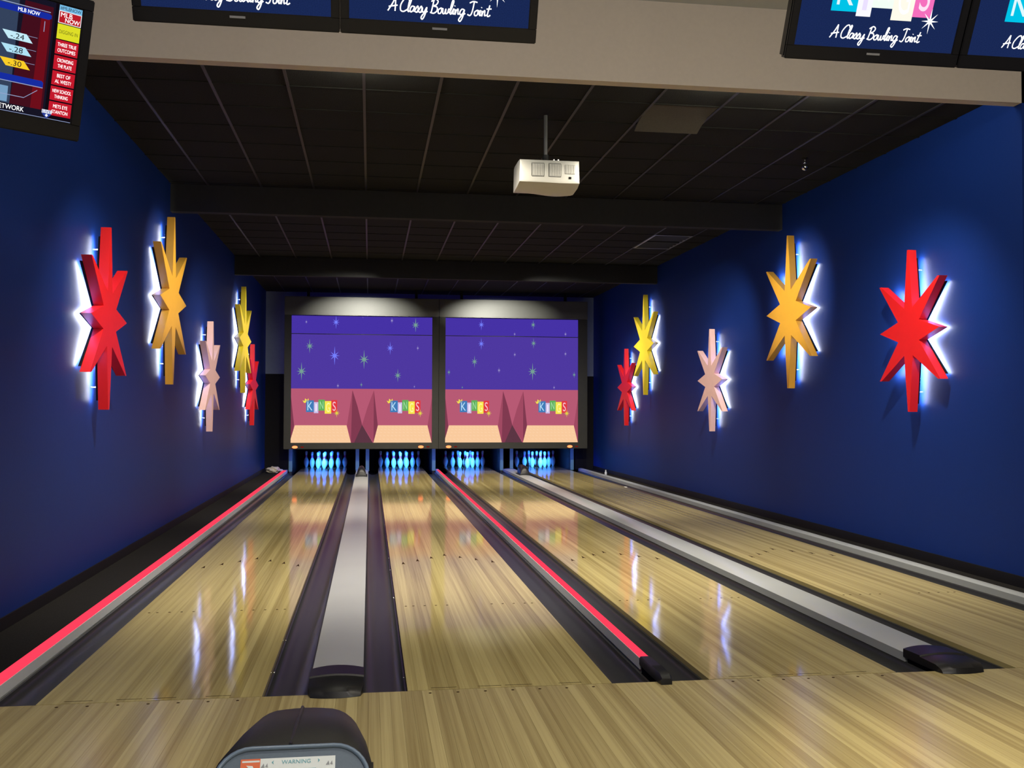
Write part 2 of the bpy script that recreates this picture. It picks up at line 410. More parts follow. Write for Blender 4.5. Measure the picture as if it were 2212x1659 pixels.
# ball lift hoods on the wide cappings near the pins
def lift_hood(x, y, lab):
    bm = bmesh.new(); rows = []
    for yy, s, h in ((0.0, 1.0, 0.045), (0.03, 0.92, 0.13), (0.10, 0.84, 0.19), (0.28, 0.80, 0.20), (0.55, 0.78, 0.19)):
        rows.append([bm.verts.new((0.105*s*math.cos(math.pi*k/10)*(1.0 if k in (0, 10) else 0.97), yy, 0.0 if k in (0, 10) else h*(0.35+0.65*math.sin(math.pi*k/10)))) for k in range(11)])
    for a, b in zip(rows, rows[1:]):
        for k in range(10): bm.faces.new((a[k], a[k+1], b[k+1], b[k]))
    bm.faces.new(rows[0]); bm.faces.new(rows[-1])
    t = thing('ball_lift_hood', lab, 'ball hood', (x, y, 0.036), group='hoods near the pins')
    obj('shell', bm, M_PLASTIC, t, smooth=50)
    obj('base_flange', box(-0.118, 0.118, -0.03, 0.56, 0.0, 0.012, bevel=0.003), M_PLASTIC, t)
lift_hood(1.4115, 15.15, 'small black hood at the far end of the left wide capping')
lift_hood(4.785, 15.25, 'small black hood at the far end of the right wide capping')

# ------------------------------------------------------------------ pin deck
M_KICK = mat('grey_blue_kickback', (0.16, 0.36, 0.36), 0.55, var=0.1)
M_KDARK = mat('dark_kickback_board', (0.02, 0.025, 0.03), 0.6, var=0.2)
for i, (x, lab) in enumerate(((-0.185, 'blue-lit side panel left of the leftmost pins'), (1.30, 'blue-lit side panel just right of the leftmost pins'),
                              (1.525, 'blue-lit side panel just left of the second rack of pins'), (3.03, 'blue-lit single panel between second and third racks of pins'),
                              (4.60, 'blue-lit side panel just right of the third rack of pins'), (4.83, 'blue-lit side panel just left of the rightmost pins'),
                              (6.262, 'blue-lit side panel right of the rightmost pins'))):
    k = thing('kickback_panel', lab, 'side panel', (x, 17.55, 0), group='kickback panels')
    obj('panel_board', box(-0.030, 0.030, 0.0, 1.95, -0.1, 0.70, bevel=0.008), M_KDARK, k)
    obj('front_edge', box(-0.040, 0.040, -0.012, 0.012, -0.012, 0.66, bevel=0.006), M_KICK, k)
# pins
IN = 0.0254
PROF = [(0, 0), (1.016, 0), (1.10, 0.15), (1.414, 0.75), (1.953, 2.25), (2.255, 3.375), (2.383, 4.5), (2.282, 5.875), (1.852, 7.25), (1.50, 8.0),
        (1.236, 8.625), (0.983, 9.375), (0.899, 10), (0.935, 10.875), (1.047, 11.75), (1.203, 12.625), (1.274, 13.5), (1.18, 14.2), (0.92, 14.7), (0.5, 14.94), (0, 15)]
bm = bmesh.new(); lathe(bm, [(r*IN, z*IN) for r, z in PROF], 20); pin_me = finish(bm, 'body', 60)
pin_me.materials.append(mat('white_pin_coating', (0.80, 0.82, 0.84), 0.25, var=0.04, coat=0.3))
def ring(z0, z1, r0, r1):
    bm = bmesh.new(); lathe(bm, [(r0*IN-0.002, z0*IN), (r0*IN+0.0008, z0*IN), (r1*IN+0.0008, z1*IN), (r1*IN-0.002, z1*IN)], 20)
    me = finish(bm, 'neck_stripe', 60); me.materials.append(mat('red_pin_stripe', (0.95, 0.03, 0.38), 0.35, var=0.05)); return me
r1m, r2m = ring(9.15, 9.95, 1.06, 0.905), ring(10.35, 11.2, 0.913, 0.975)
RDESC = ('leftmost rack', 'second rack from the left', 'third rack from the left', 'rightmost rack')
PD = {1: (0, 0, 'front pin'), 2: (-1, 1, 'left pin of the second row'), 3: (1, 1, 'right pin of the second row'),
      4: (-2, 2, 'left pin of the third row'), 5: (0, 2, 'middle pin of the third row'), 6: (2, 2, 'right pin of the third row'),
      7: (-3, 3, 'back row pin at the far left'), 8: (-1, 3, 'back row pin just left of centre'), 9: (1, 3, 'back row pin just right of centre'), 10: (3, 3, 'back row pin at the far right')}
for li, lx in enumerate(LANE_X):
    for k, (dx, row, d) in PD.items():
        p = thing('bowling_pin', 'white red-striped %s, %s' % (d, RDESC[li]), 'bowling pin', (lx+W/2+dx*0.1524, 18.288+row*0.264, 0.0), group='pins in the four racks')
        obj('body', pin_me, None, p); obj('neck_stripe', r1m, None, p); obj('neck_stripe', r2m, None, p)

# ------------------------------------------------------------------ flat pictures (screens)
def flat(parent, name, polys, m, off, xf=None):
    """flat print: polygons in the x-z plane of the parent, just in front (-y) of it"""
    bm = bmesh.new()
    for p in polys:
        vs = [bm.verts.new((x, -off, z)) for x, z in p]
        f = bm.faces.new(vs); f.normal_update()
        if f.normal.y > 0: f.normal_flip()
    me = bpy.data.meshes.new(name); bm.to_mesh(me); bm.free(); me.materials.append(m)
    return obj(name, me, None, parent)
def rect(x0, x1, z0, z1): return [(x0, z0), (x1, z0), (x1, z1), (x0, z1)]
def star8(cx, cz, h, wd=0.52, dg=0.42, core=0.115):
    pts = []
    for k in range(16):
        a = math.pi/2 - k*math.pi/8
        if k % 2: r = h*core*1.35; pts.append((cx+r*math.cos(a), cz+r*math.sin(a)))
        else:
            i = (k//2) % 4
            r = h if i == 0 else h*wd if i == 2 else h*dg*1.35
            pts.append((cx+r*math.cos(a), cz+r*math.sin(a)))
    c = (cx, cz)
    return [[c, pts[i], pts[(i+1) % 16]] for i in range(16)]
def lettering(parent, name, s, x0, x1, z0, z1, m, off, stretch=True):
    cu = bpy.data.curves.new(name, 'FONT'); cu.body = s; cu.size = 1.0; cu.align_x = 'CENTER'; cu.space_line = 1.12
    tmpo = bpy.data.objects.new(name, cu); COL.objects.link(tmpo)
    bpy.context.view_layer.update()
    me = bpy.data.meshes.new_from_object(tmpo.evaluated_get(bpy.context.evaluated_depsgraph_get()))
    bpy.data.objects.remove(tmpo); bpy.data.curves.remove(cu)
    xs_ = [v.co.x for v in me.vertices]; ys_ = [v.co.y for v in me.vertices]
    ax, bx_, ay, by = min(xs_), max(xs_), min(ys_), max(ys_)
    sx, sz = (x1-x0)/(bx_-ax), (z1-z0)/(by-ay)
    if not stretch: sx = sz = min(sx, sz)
    mx_, mz_ = (x0+x1)/2, (z0+z1)/2
    for v in me.vertices:
        v.co = Vector((mx_+(v.co.x-(ax+bx_)/2)*sx, -off, mz_+(v.co.y-(ay+by)/2)*sz))
    me.name = name; me.materials.clear(); me.materials.append(m)
    return obj(name, me, None, parent)
def catmull(p, n=7):
    q = [p[0]]+list(p)+[p[-1]]; out = []
    for i in range(1, len(q)-2):
        a, b, c, d = (Vector(v) for v in q[i-1:i+3])
        for k in range(n):
            t = k/n
            out.append(0.5*((2*b)+(c-a)*t+(2*a-5*b+4*c-d)*t*t+(3*b-a-3*c+d)*t**3))
    out.append(Vector(p[-1])); return out
GLY = {'A': (0.66, [[(0, 0), (.26, .52), (.42, 1)], [(.42, 1), (.49, .5), (.54, 0)], [(.02, .30), (.34, .36), (.66, .42)]]),
       'C': (0.58, [[(.62, .82), (.52, 1), (.30, .92), (.08, .5), (.12, .1), (.35, 0), (.6, .15)]]),
       'l': (0.22, [[(0, .08), (.14, .4), (.22, .9), (.12, .95), (.07, .4), (.12, .02), (.26, .1)]]),
       'a': (0.38, [[(.3, .38), (.12, .4), (.02, .18), (.1, 0), (.25, .1), (.33, .38), (.31, .08), (.42, .08)]]),
       's': (0.27, [[(-.02, .06), (.16, .44), (.24, .2), (.16, 0), (.04, .05)], [(.16, 0), (.28, .06)]]),
       'y': (0.40, [[(0, .36), (.04, .08), (.18, .06), (.32, .38), (.28, -.1), (.15, -.46), (.02, -.36), (.14, -.1), (.42, .12)]]),
       'B': (0.62, [[(.15, 0), (.2, .95)], [(.02, .82), (.3, 1), (.52, .85), (.42, .6), (.2, .52), (.5, .45), (.56, .2), (.35, 0), (.06, .05)]]),
       'o': (0.36, [[(.2, .4), (.03, .25), (.08, .02), (.25, .05), (.28, .3), (.18, .4), (.4, .34)]]),
       'w': (0.50, [[(0, .38), (.05, .04), (.18, .05), (.22, .35), (.26, .04), (.4, .08), (.44, .36), (.54, .3)]]),
       'i': (0.22, [[(-.02, .1), (.1, .4), (.09, .04), (.24, .1)], [(.13, .58), (.14, .63)]]),
       'n': (0.36, [[(0, .38), (.04, 0), (.08, .25), (.2, .4), (.25, .05), (.38, .1)]]),
       'g': (0.42, [[(.3, .38), (.12, .4), (.02, .18), (.1, 0), (.25, .1), (.33, .38), (.30, -.1), (.17, -.46), (.03, -.36), (.16, -.1), (.44, .12)]]),
       'J': (0.52, [[(.05, .88), (.3, 1), (.62, .95)], [(.38, .98), (.36, .3), (.25, 0), (.03, .06)]]),
       't': (0.32, [[(.14, .8), (.09, .1), (.18, 0), (.32, .1)], [(-.06, .52), (.32, .55)]]), ' ': (0.16, [])}
def script_text(parent, name, s, x0, x1, zb, m, off, thick=0.045):
    strokes, x = [], 0.0
    for ch in s:
        adv, ss = GLY[ch]
        for st in ss: strokes.append([(x+a+0.16*b, b) for a, b in st])
        x += adv
    k = (x1-x0)/x; polys = []
    for st in strokes:
        pts = [Vector((x0+p.x*k, zb+p.y*k)) for p in catmull(st)]
        L, Rr = [], []
        for i, p in enumerate(pts):
            d = pts[min(i+1, len(pts)-1)]-pts[max(i-1, 0)]
            n = Vector((-d.y, d.x)).normalized()*thick*k if d.length > 0 else Vector((0, 0))
            L.append(p+n); Rr.append(p-n)
        for i in range(len(pts)-1): polys.append([tuple(L[i]), tuple(L[i+1]), tuple(Rr[i+1]), tuple(Rr[i])])
    return flat(parent, name, polys, m, off)
# name-board logo: five offset letter tiles, a crown and a spark (unit width, y down from the top)
LOGO = (('K', 0.0, 0.251, 0.023, 0.407), ('I', 0.251, 0.395, 0.081, 0.442), ('N', 0.395, 0.60, 0.0, 0.36), ('G', 0.60, 0.81, 0.047, 0.458), ('S', 0.81, 1.0, 0.012, 0.419))
def logo(parent, x0, ztop, wd, cols, lets, crown, spark, off, pre):
    for (ch, a, b, t, bt), c, lc in zip(LOGO, cols, lets):
        m = glow('%s_tile_%s' % (pre, ch), c); lm = glow('%s_letter_%s' % (pre, ch), lc)
        flat(parent, 'logo_tile', [rect(x0+a*wd, x0+b*wd, ztop-bt*wd, ztop-t*wd)], m, off)
        pad = 0.045 if ch != 'I' else 0.05
        lettering(parent, 'logo_letter', ch, x0+(a+pad)*wd, x0+(b-pad)*wd, ztop-(bt-0.055)*wd, ztop-(t+0.055)*wd, lm, off+0.001)
    if crown:
        cx, cz, s = x0-0.005*wd, ztop-0.035*wd, 0.10*wd
        rot = 0.35
        pts = [(-.8, -.55), (.8, -.55), (1.0, .5), (.45, .0), (0, .8), (-.45, .0), (-1.0, .5)]
        q = [(cx+s*(a*math.cos(rot)-b*math.sin(rot)), cz+s*(a*math.sin(rot)+b*math.cos(rot))) for a, b in pts]
        flat(parent, 'logo_crown', [[q[0], q[5], q[6]], [q[0], q[1], q[3], q[5]], [q[1], q[2], q[3]], [q[5], q[3], q[4]]], glow(pre+'_crown', crown), off)
    if spark:
        flat(parent, 'logo_spark', star8(x0+0.99*wd, ztop-0.44*wd, 0.14*wd, 0.75, 0.5, 0.16), glow(pre+'_spark', spark), off+0.002)

# ------------------------------------------------------------------ masking units with pictures
YM = 16.70
M_FRAME = mat('dark_masking_frame', (0.030, 0.031, 0.028), 0.5, spec=0.3, var=0.15, scale=6)
M_HEAD = mat('dark_header_panel', (0.060, 0.060, 0.052), 0.38, spec=0.5, var=0.1)
P_SKY = glow('picture_violet_sky', (78, 56, 160), 1.0, 0.10, 60)  # projector's light on the screens put into the picture's own glow
P_SKYT = glow('picture_blue_violet_top', (70, 50, 165), 1.0, 0.10, 60)
P_ROSE = glow('picture_rose_wall', (183, 90, 116))
P_ROSE2 = glow('picture_rose_shade', (160, 74, 98))
P_PLUM = glow('picture_plum', (128, 58, 80))
P_DARK = glow('picture_dark_plum', (92, 54, 68))
P_ORNG = glow('picture_orange_floor', (250, 203, 158))
P_PALE = glow('picture_floor_mesh', (255, 216, 180))
P_BSTAR = glow('picture_blue_star', (118, 128, 255))
P_GSTAR = glow('picture_green_star', (118, 160, 148))
P_WSTAR = glow('picture_pale_star', (160, 150, 205))
M_LAMP = glow('red_indicator_lamp', (255, 120, 70), 3.0)
M_LAMP2 = glow('dim_red_indicator', (120, 22, 14), 1.0)
LCOL = ((66, 124, 184), (206, 190, 232), (96, 176, 92), (250, 232, 80), (226, 58, 66))
LLET = ((190, 228, 250), (246, 240, 255), (168, 226, 170), (255, 250, 170), (250, 200, 215))
def mask_unit(x0, x1, fx0, fx1, label, stars, lamps, logos):
    zb, zt, zs, zm = 0.665, 3.425, 3.030, 1.841
    t = thing('masking_unit', label, 'screen', (0, YM, 0), group='picture screens above the pins')
    obj('side_post', box(fx0, x0, -0.02, 0.10, 0.526, 3.44, bevel=0.006), M_FRAME, t)
    obj('side_post', box(x1, fx1, -0.02, 0.10, 0.526, 3.44, bevel=0.006), M_FRAME, t)
    obj('header', box(fx0, fx1, -0.05, 0.14, 3.44, 3.84, bevel=0.01), M_HEAD, t)
    obj('bottom_rail', box(x0, x1, -0.02, 0.10, 0.526, zb, bevel=0.006), M_FRAME, t)
    for hx in (fx0+0.5, fx1-0.5): obj('hanger', box(hx-0.03, hx+0.03, 0.02, 0.08, 3.835, ZC+0.004), M_BLACK, t)
    up_ = obj('upper_panel', box(x0, x1, 0.0, 0.04, zs+0.010, zt), P_SKYT, t)
    obj('panel_gap', box(x0, x1, 0.008, 0.03, zs-0.006, zs+0.010), M_FRAME, t)
    lo = obj('lower_panel', box(x0, x1, 0.0, 0.04, zb, zs-0.006), P_SKY, t)
    Wd = x1-x0
    def uv(x, y):      # picture coordinates: zoomed frame of the photograph's left screen
        return (x0+(x-62)/1973*Wd, zm-(y-130)/(890-130)*(zm-zb))
    def poly(name, pts, m, off): flat(lo, name, [[uv(*p) for p in pts]], m, off)
    poly('rose_wall', [(62, 130), (2035, 130), (2035, 890), (62, 890)], P_ROSE, 0.001)
    poly('alcove_edge', [(62, 250), (108, 645), (62, 890)], P_PLUM, 0.002)
    poly('alcove_edge', [(2035, 250), (1975, 645), (2035, 890)], P_ROSE2, 0.002)
    poly('alcove_side', [(912, 150), (895, 890), (838, 645)], P_ROSE2, 0.002)
    poly('alcove_side', [(1212, 150), (1212, 890), (1270, 645)], P_PLUM, 0.002)
    poly('pillar_face', [(912, 150), (985, 380), (1050, 640), (960, 890), (895, 890)], P_PLUM, 0.003)
    poly('pillar_face', [(1212, 150), (1212, 890), (1190, 860), (1050, 640), (1120, 400)], P_ROSE2, 0.003)
    poly('pillar_foot', [(1050, 640), (1200, 890), (940, 890)], P_DARK, 0.004)
    for a, b, c, d in ((118, 832, 895, 45), (1272, 1972, 2033, 1210)):
        poly('orange_floor', [(a, 645), (b, 645), (c, 890), (d, 890)], P_ORNG, 0.003)
        for k in range(1, 6):
            f = k/6.0; y = 645+245*f**1.3; l_, r_ = a+(d-a)*f**1.3, b+(c-b)*f**1.3
            n = 14; pts = []
            for q in range(n):
                xa = l_+(r_-l_)*q/n; xb = l_+(r_-l_)*(q+0.55)/n
                pts.append([uv(xa, y-5), uv(xb, y+3), uv(xb, y+8), uv(xa, y)])
            flat(lo, 'floor_mesh', pts, P_PALE, 0.004)
    for cx, cz, h, c in stars:
        par = up_ if cz > zs else lo
        ps = star8(cx, cz, h)
        flat(par, 'picture_star', ps, {'b': P_BSTAR, 'g': P_GSTAR, 'w': P_WSTAR}[c], 0.002)
    for lx0 in logos:
        xa, za = uv(lx0, 285); wd = 430/1973*Wd
        logo(lo, xa, za, wd, LCOL, LLET, (245, 226, 80), (228, 214, 70), 0.005, 'mask')
    for lxp in lamps:
        l = obj('indicator_lamp', lathe(bmesh.new(), [(0, 0.02), (0.03, 0.016), (0.048, 0.0)], 16), M_LAMP, t, (lxp, -0.022, 0.572), smooth=60)
        l.rotation_euler.x = R(90); l.scale = (1.25, 0.62, 1)
        l2 = obj('indicator_lamp', lathe(bmesh.new(), [(0, 0.012), (0.02, 0.01), (0.03, 0.0)], 16), M_LAMP2, t, (lxp+0.155, -0.022, 0.572), smooth=60)
        l2.rotation_euler.x = R(90); l2.scale = (1.3, 0.5, 1)
    return t
S1 = [(0.195, 3.29, 0.05, 'w'), (0.83, 3.292, 0.15, 'b'), (2.56, 3.255, 0.16, 'g'), (0.27, 2.765, 0.16, 'g'), (0.805, 2.56, 0.21, 'b'), (1.44, 2.485, 0.21, 'g'),
      (2.005, 2.74, 0.15, 'b'), (2.61, 2.745, 0.06, 'w'), (0.10, 2.215, 0.20, 'g'), (2.175, 2.14, 0.15, 'g'), (0.88, 1.905, 0.06, 'w'), (1.385, 1.93, 0.06, 'g'), (2.54, 1.895, 0.04, 'w'),
      (2.04, 3.345, 0.07, 'w'), (1.41, 3.405, 0.018, 'w')]
S2 = [(4.02, 3.285, 0.13, 'b'), (5.19, 3.30, 0.11, 'g'), (4.77, 3.085, 0.05, 'w'), (5.93, 3.10, 0.06, 'w'), (4.02, 2.86, 0.14, 'b'), (5.20, 2.885, 0.12, 'g'), (4.775, 2.625, 0.06, 'w'),
      (5.93, 2.655, 0.06, 'w'), (3.87, 2.46, 0.14, 'g'), (3.30, 2.22, 0.075, 'g'), (4.42, 2.27, 0.07, 'w'), (5.18, 2.25, 0.20, 'g'), (6.13, 2.185, 0.08, 'g'), (3.60, 1.885, 0.04, 'g'), (5.67, 1.895, 0.05, 'w')]
mask_unit(-0.118, 2.928, -0.268, 3.074, 'dark framed picture screen above the two left lanes', S1, (-0.027, 2.689), (270, 1442))
mask_unit(3.222, 6.218, 3.080, 6.432, 'dark framed picture screen above the two right lanes', S2, (3.30, 6.03), (275, 1440))

# ------------------------------------------------------------------ wall stars
STAR_R = [(0.011, 0.768), (0.064, 0.215), (0.450, 0.465), (0.482, 0.465), (0.168, 0.092), (0.475, 0.0), (0.165, -0.100), (0.482, -0.468), (0.450, -0.468), (0.068, -0.235), (0.015, -0.768)]
OUT = STAR_R + [(-a, b) for a, b in reversed(STAR_R)]
M_LED = glow('white_led_back_light', (245, 248, 255), 46.0)
M_PEG = mat('steel_stand_off', (0.7, 0.7, 0.72), 0.3, metal=0.8)
def inset(k): return [(a*k, b*k) for a, b in OUT]
def wall_star(side, y, z, s, m, label):
    X0 = XL if side < 0 else XR; d = 1 if side < 0 else -1
    def to3(a, b, c): return (d*c, a, b)
    t = thing('wall_star', label, 'wall star', (X0, y, z), (0, 0, R(3.0)*side), group='starburst lights on the walls')
    sc = [(a*s, b*s) for a, b in OUT]
    obj('star_body', prism(bmesh.new(), sc, to3, 0.065, 0.146), m, t)
    bl = obj('back_light', prism(bmesh.new(), [(a*0.95, b*0.90) for a, b in sc], to3, 0.046, 0.0645), M_BLACK, t)
    bl.data.materials.append(M_LED)
    for p in bl.data.polygons:                       # only the side towards the wall shines
        if abs(p.normal.x) > 0.9 and abs(p.center.x) < 0.052: p.material_index = 1
    for b in (0.58, -0.58):
        obj('stand_off', tube(bmesh.new(), [to3(-0.008, b*s, 0.0), to3(-0.008, b*s, 0.066)], 0.006, 8), M_PEG, t)
M_SRED = mat('red_star_enamel', (0.70, 0.012, 0.012), 0.42, var=0.06)
M_SGLD = mat('golden_star_enamel', (0.72, 0.36, 0.03), 0.42, var=0.06)
M_SYEL = mat('yellow_star_enamel', (0.80, 0.60, 0.015), 0.42, var=0.06)
M_SPNK = mat('pale_pink_star_enamel', (0.78, 0.50, 0.44), 0.42, var=0.06)
for side, wn in ((-1, 'left'), (1, 'right')):
    wall_star(side, 3.655, 2.170, 1.0, M_SRED, 'large red starburst on the %s wall, nearest the televisions' % wn)
    wall_star(side, 6.36, 2.613, 1.217, M_SGLD, 'tall golden starburst on the %s wall' % wn)
    wall_star(side, 9.15, 1.857, 1.0, M_SPNK, 'pale pink starburst on the %s wall' % wn)
    wall_star(side, 12.74, 2.617, 1.217, M_SYEL, 'bright yellow starburst on the %s wall' % wn)
    wall_star(side, 14.12, 1.857, 1.0, M_SRED, 'small-looking red starburst on the %s wall, nearest the screens' % wn)

# ------------------------------------------------------------------ televisions
M_CASE = mat('glossy_black_television', (0.008, 0.008, 0.010), 0.22, spec=0.5, var=0.1)
M_BRACK = mat('black_steel_bracket', (0.02, 0.02, 0.02), 0.5, metal=0.5)
def television(label, loc, rotz, tilt, picture, hgt=0.585, pole=True):
    t = thing('television', label, 'television', loc, (tilt, 0, rotz), group='televisions over the approach')
    hw = 0.4605
    obj('casing', box(-hw, hw, 0.004, 0.075, 0.0, hgt, bevel=0.012), M_CASE, t)
    fr = bmesh.new()
    zb, zt, sx = 0.067, hgt-0.045, 0.420
    bx(fr, -hw, hw, -0.008, 0.006, 0.0, zb, bevel=0.004); bx(fr, -hw, hw, -0.008, 0.006, zt, hgt, bevel=0.004)
    bx(fr, -hw, -sx, -0.008, 0.006, zb-0.006, zt+0.006, bevel=0.004); bx(fr, sx, hw, -0.008, 0.006, zb-0.006, zt+0.006, bevel=0.004)
    obj('bezel', fr, M_CASE, t)
    obj('maker_mark', box(-0.035, 0.035, -0.0095, -0.008, 0.038, 0.048), mat('grey_maker_mark', (0.16, 0.16, 0.17), 0.5), t)
    scr = obj('screen', box(-sx, sx, 0.0, 0.004, zb, zt), picture[0], t)
    picture[1](scr, zb, zt)
    br = bmesh.new()
    bx(br, -0.14, 0.14, 0.075, 0.11, 0.17, 0.42, bevel=0.004)
    obj('wall_plate', br, M_BRACK, t)
    if pole:     # ceiling drop pole in the television's own tilted frame
        inv = (Matrix.Rotation(rotz, 4, 'Z') @ Matrix.Rotation(tilt, 4, 'X')).inverted()
        a = Vector((0, 0.13, 0.30)); upv = (inv @ Vector((0, 0, 1, 0))).to_3d()
        wz = (inv.inverted() @ a.to_4d()).to_3d().z + loc[2]
        obj('drop_pole', tube(bmesh.new(), [a, a+upv*(ZF-wz)], 0.022, 12), M_BRACK, t, smooth=40)
        obj('pole_bracket', box(-0.05, 0.05, 0.10, 0.16, 0.24, 0.36, bevel=0.004), M_BRACK, t)
    return t
P_NAVY = glow('tv_navy_picture', (25, 40, 84), 1.0, 0.45, 260)
P_WHITE = glow('tv_white_lettering', (255, 255, 255), 1.6)
def pic_logo(scr, zb, zt):
    # logo measured on the screen: tiles from x -0.262 to 0.268, bottoms near z 0.21-0.25
    wd = 0.53; x0 = -0.262
    ztop = 0.207+0.458*wd
    logo(scr, x0, ztop, wd, ((0, 196, 232), (250, 250, 255), (244, 255, 246), (255, 252, 236), (246, 112, 190)),
         ((225, 250, 255), (235, 225, 255), (250, 255, 250), (255, 255, 255), (255, 225, 245)), (255, 245, 150), None, 0.0008, 'tv')
    flat(scr, 'picture_spark', star8(0.266, 0.212, 0.060, 0.75, 0.62, 0.13), P_WHITE, 0.0024)
    script_text(scr, 'picture_slogan', 'A Classy Bowling Joint', -0.243, 0.235, 0.110, P_WHITE, 0.0010)
TV_Y, TV_Z = -0.40, 3.170
for i, (x, lab) in enumerate(((0.961, 'black television showing the slogan screen, left one of the left pair'), (1.884, 'black television showing the slogan screen, right one of the left pair'),
                              (4.058, 'black television showing coloured letter tiles, left one of the right pair'), (4.987, 'black television at the top right corner, right one of the right pair'))):
    television(lab, (x, TV_Y, TV_Z), 0.0, R(26), (P_NAVY, pic_logo))
# sports programme on the television at the left
def pic_sport(scr, zb, zt):
    g = lambda n, c, s=1.0: glow('tv_'+n, c, s)
    wh = P_WHITE
    flat(scr, 'picture_grey_panel', [rect(-0.42, 0.185, 0.10, 0.50)], g('slate', (52, 66, 92)), 0.0006)
    flat(scr, 'picture_dark_panel', [[(0.185, 0.10), (0.31, 0.10), (0.31, 0.50), (0.205, 0.50)]], g('maroon', (66, 14, 28)), 0.0006)
    flat(scr, 'picture_red_panel', [[(0.262, 0.10), (0.302, 0.10), (0.302, 0.45), (0.268, 0.45)]], g('deep_red', (110, 14, 26)), 0.0008)
    flat(scr, 'picture_pale_panel', [rect(-0.42, 0.175, 0.105, 0.165)], g('pale_blue', (120, 160, 196)), 0.0008)
    # pills and bands
    flat(scr, 'picture_band', [rect(-0.40, 0.296, 0.449, 0.473), [(0.296, 0.449), (0.306, 0.455), (0.306, 0.467), (0.296, 0.473)]], g('royal', (22, 44, 160)), 0.0010)
    lettering(scr, 'picture_title', 'MLB NOW', 0.182, 0.262, 0.4545, 0.4690, wh, 0.0014)
    flat(scr, 'picture_band', [[(-0.40, 0.187), (0.301, 0.187), (0.301, 0.205), (0.294, 0.211), (-0.40, 0.211)]], g('royal', (22, 44, 160)), 0.0010)
    flat(scr, 'picture_line', [rect(-0.40, 0.301, 0.1835, 0.1865), rect(-0.40, 0.301, 0.4765, 0.4795), rect(-0.10, 0.235, 0.132, 0.1345), [(0.235, 0.132), (0.282, 0.170), (0.282, 0.173), (0.235, 0.1345)],
                               rect(-0.4, 0.42, 0.0695, 0.0715), rect(0.2815, 0.284, 0.40, 0.44)], g('line', (150, 165, 205)), 0.0011)
    for zc_, c, s in ((0.359, (196, 236, 250), '-.24'), (0.308, (176, 226, 246), '-.28'), (0.256, (250, 206, 40), '-.30')):
        flat(scr, 'picture_chip', [[(0.158, zc_-0.0145), (0.247, zc_-0.0145), (0.222, zc_+0.0150), (0.134, zc_+0.0150)]], g('chip%d' % int(zc_*1000), c), 0.0012)
        lettering(scr, 'picture_number', s, 0.165, 0.214, zc_-0.010, zc_+0.010, g('ink', (20, 24, 34)), 0.0016)
        flat(scr, 'picture_line', [rect(0.222, 0.262, zc_+0.010, zc_+0.0115)], g('line', (150, 165, 205)), 0.0011)
    lettering(scr, 'picture_caption', 'MLB NETWORK', 0.085, 0.240, 0.078, 0.096, wh, 0.0014)
    # side bar
    flat(scr, 'picture_side_bar', [rect(0.318, 0.42, zb, zt)], g('black_bar', (16, 10, 18)), 0.0009)
    A, B = 0.331, 0.4185
    flat(scr, 'picture_head', [rect(A, B, 0.497, 0.518)], g('sky', (120, 190, 232)), 0.0012)
    lettering(scr, 'picture_title', '#MLBNOW', A+0.004, B-0.004, 0.500, 0.514, g('ink', (20, 24, 34)), 0.0016)
    flat(scr, 'picture_head', [rect(A, B, 0.449, 0.497)], g('white_box', (240, 236, 240)), 0.0012)
    flat(scr, 'picture_head', [rect(A+0.003, B-0.003, 0.452, 0.494)], g('logo_red', (186, 28, 40)), 0.0014)
    lettering(scr, 'picture_title', 'MLB', A+0.008, A+0.052, 0.474, 0.491, wh, 0.0018)
    lettering(scr, 'picture_title', 'NOW', A+0.026, B-0.006, 0.455, 0.472, wh, 0.0018)
    flat(scr, 'picture_topic', [rect(A, B, 0.388, 0.446)], g('lemon', (222, 222, 40)), 0.0012)
    lettering(scr, 'picture_topic_text', 'DIGGING IN', A+0.008, B-0.008, 0.410, 0.424, g('olive_ink', (96, 100, 30)), 0.0016)
    red = g('topic_red', (196, 26, 44))
    for k, s in enumerate(('THREE TRUE\nOUTCOMES', 'CROWDING\nTHE PLATE', 'BEST OF\nAL WEST?', 'NEW SCHOOL\nTHINKING', 'METS EYE\nSTANTON')):
        z1 = 0.384-k*0.0606
        flat(scr, 'picture_topic', [rect(A, B, z1-0.055, z1)], red, 0.0012)
        wdt = 0.036 if k in (0, 3) else 0.031
        lettering(scr, 'picture_topic_text', s, (A+B)/2-wdt, (A+B)/2+wdt, z1-0.046, z1-0.010, wh, 0.0016)
    flat(scr, 'picture_badge', [[(0.309, 0.098), (0.309, 0.086), (0.326, 0.069), (0.343, 0.086), (0.343, 0.098)]], g('badge_blue', (40, 60, 150)), 0.0020)
    flat(scr, 'picture_badge', [rect(0.307, 0.345, 0.090, 0.104)], g('badge_white', (235, 240, 250)), 0.0022)
    lettering(scr, 'picture_badge_text', 'LIVE', 0.310, 0.342, 0.0915, 0.1025, g('badge_blue', (40, 60, 150)), 0.0026)
    flat(scr, 'picture_badge', [star8(0.326, 0.082, 0.008, 0.8, 0.5, 0.3)[i] for i in range(16)], wh, 0.0024)
P_TVD = glow('tv_dark_picture', (22, 20, 36), 1.0, 0.2, 200)
television('black television at the top left corner showing a sports programme', (-0.0159, -0.9867, 2.526), R(35), R(17), (P_TVD, pic_sport), 0.565)

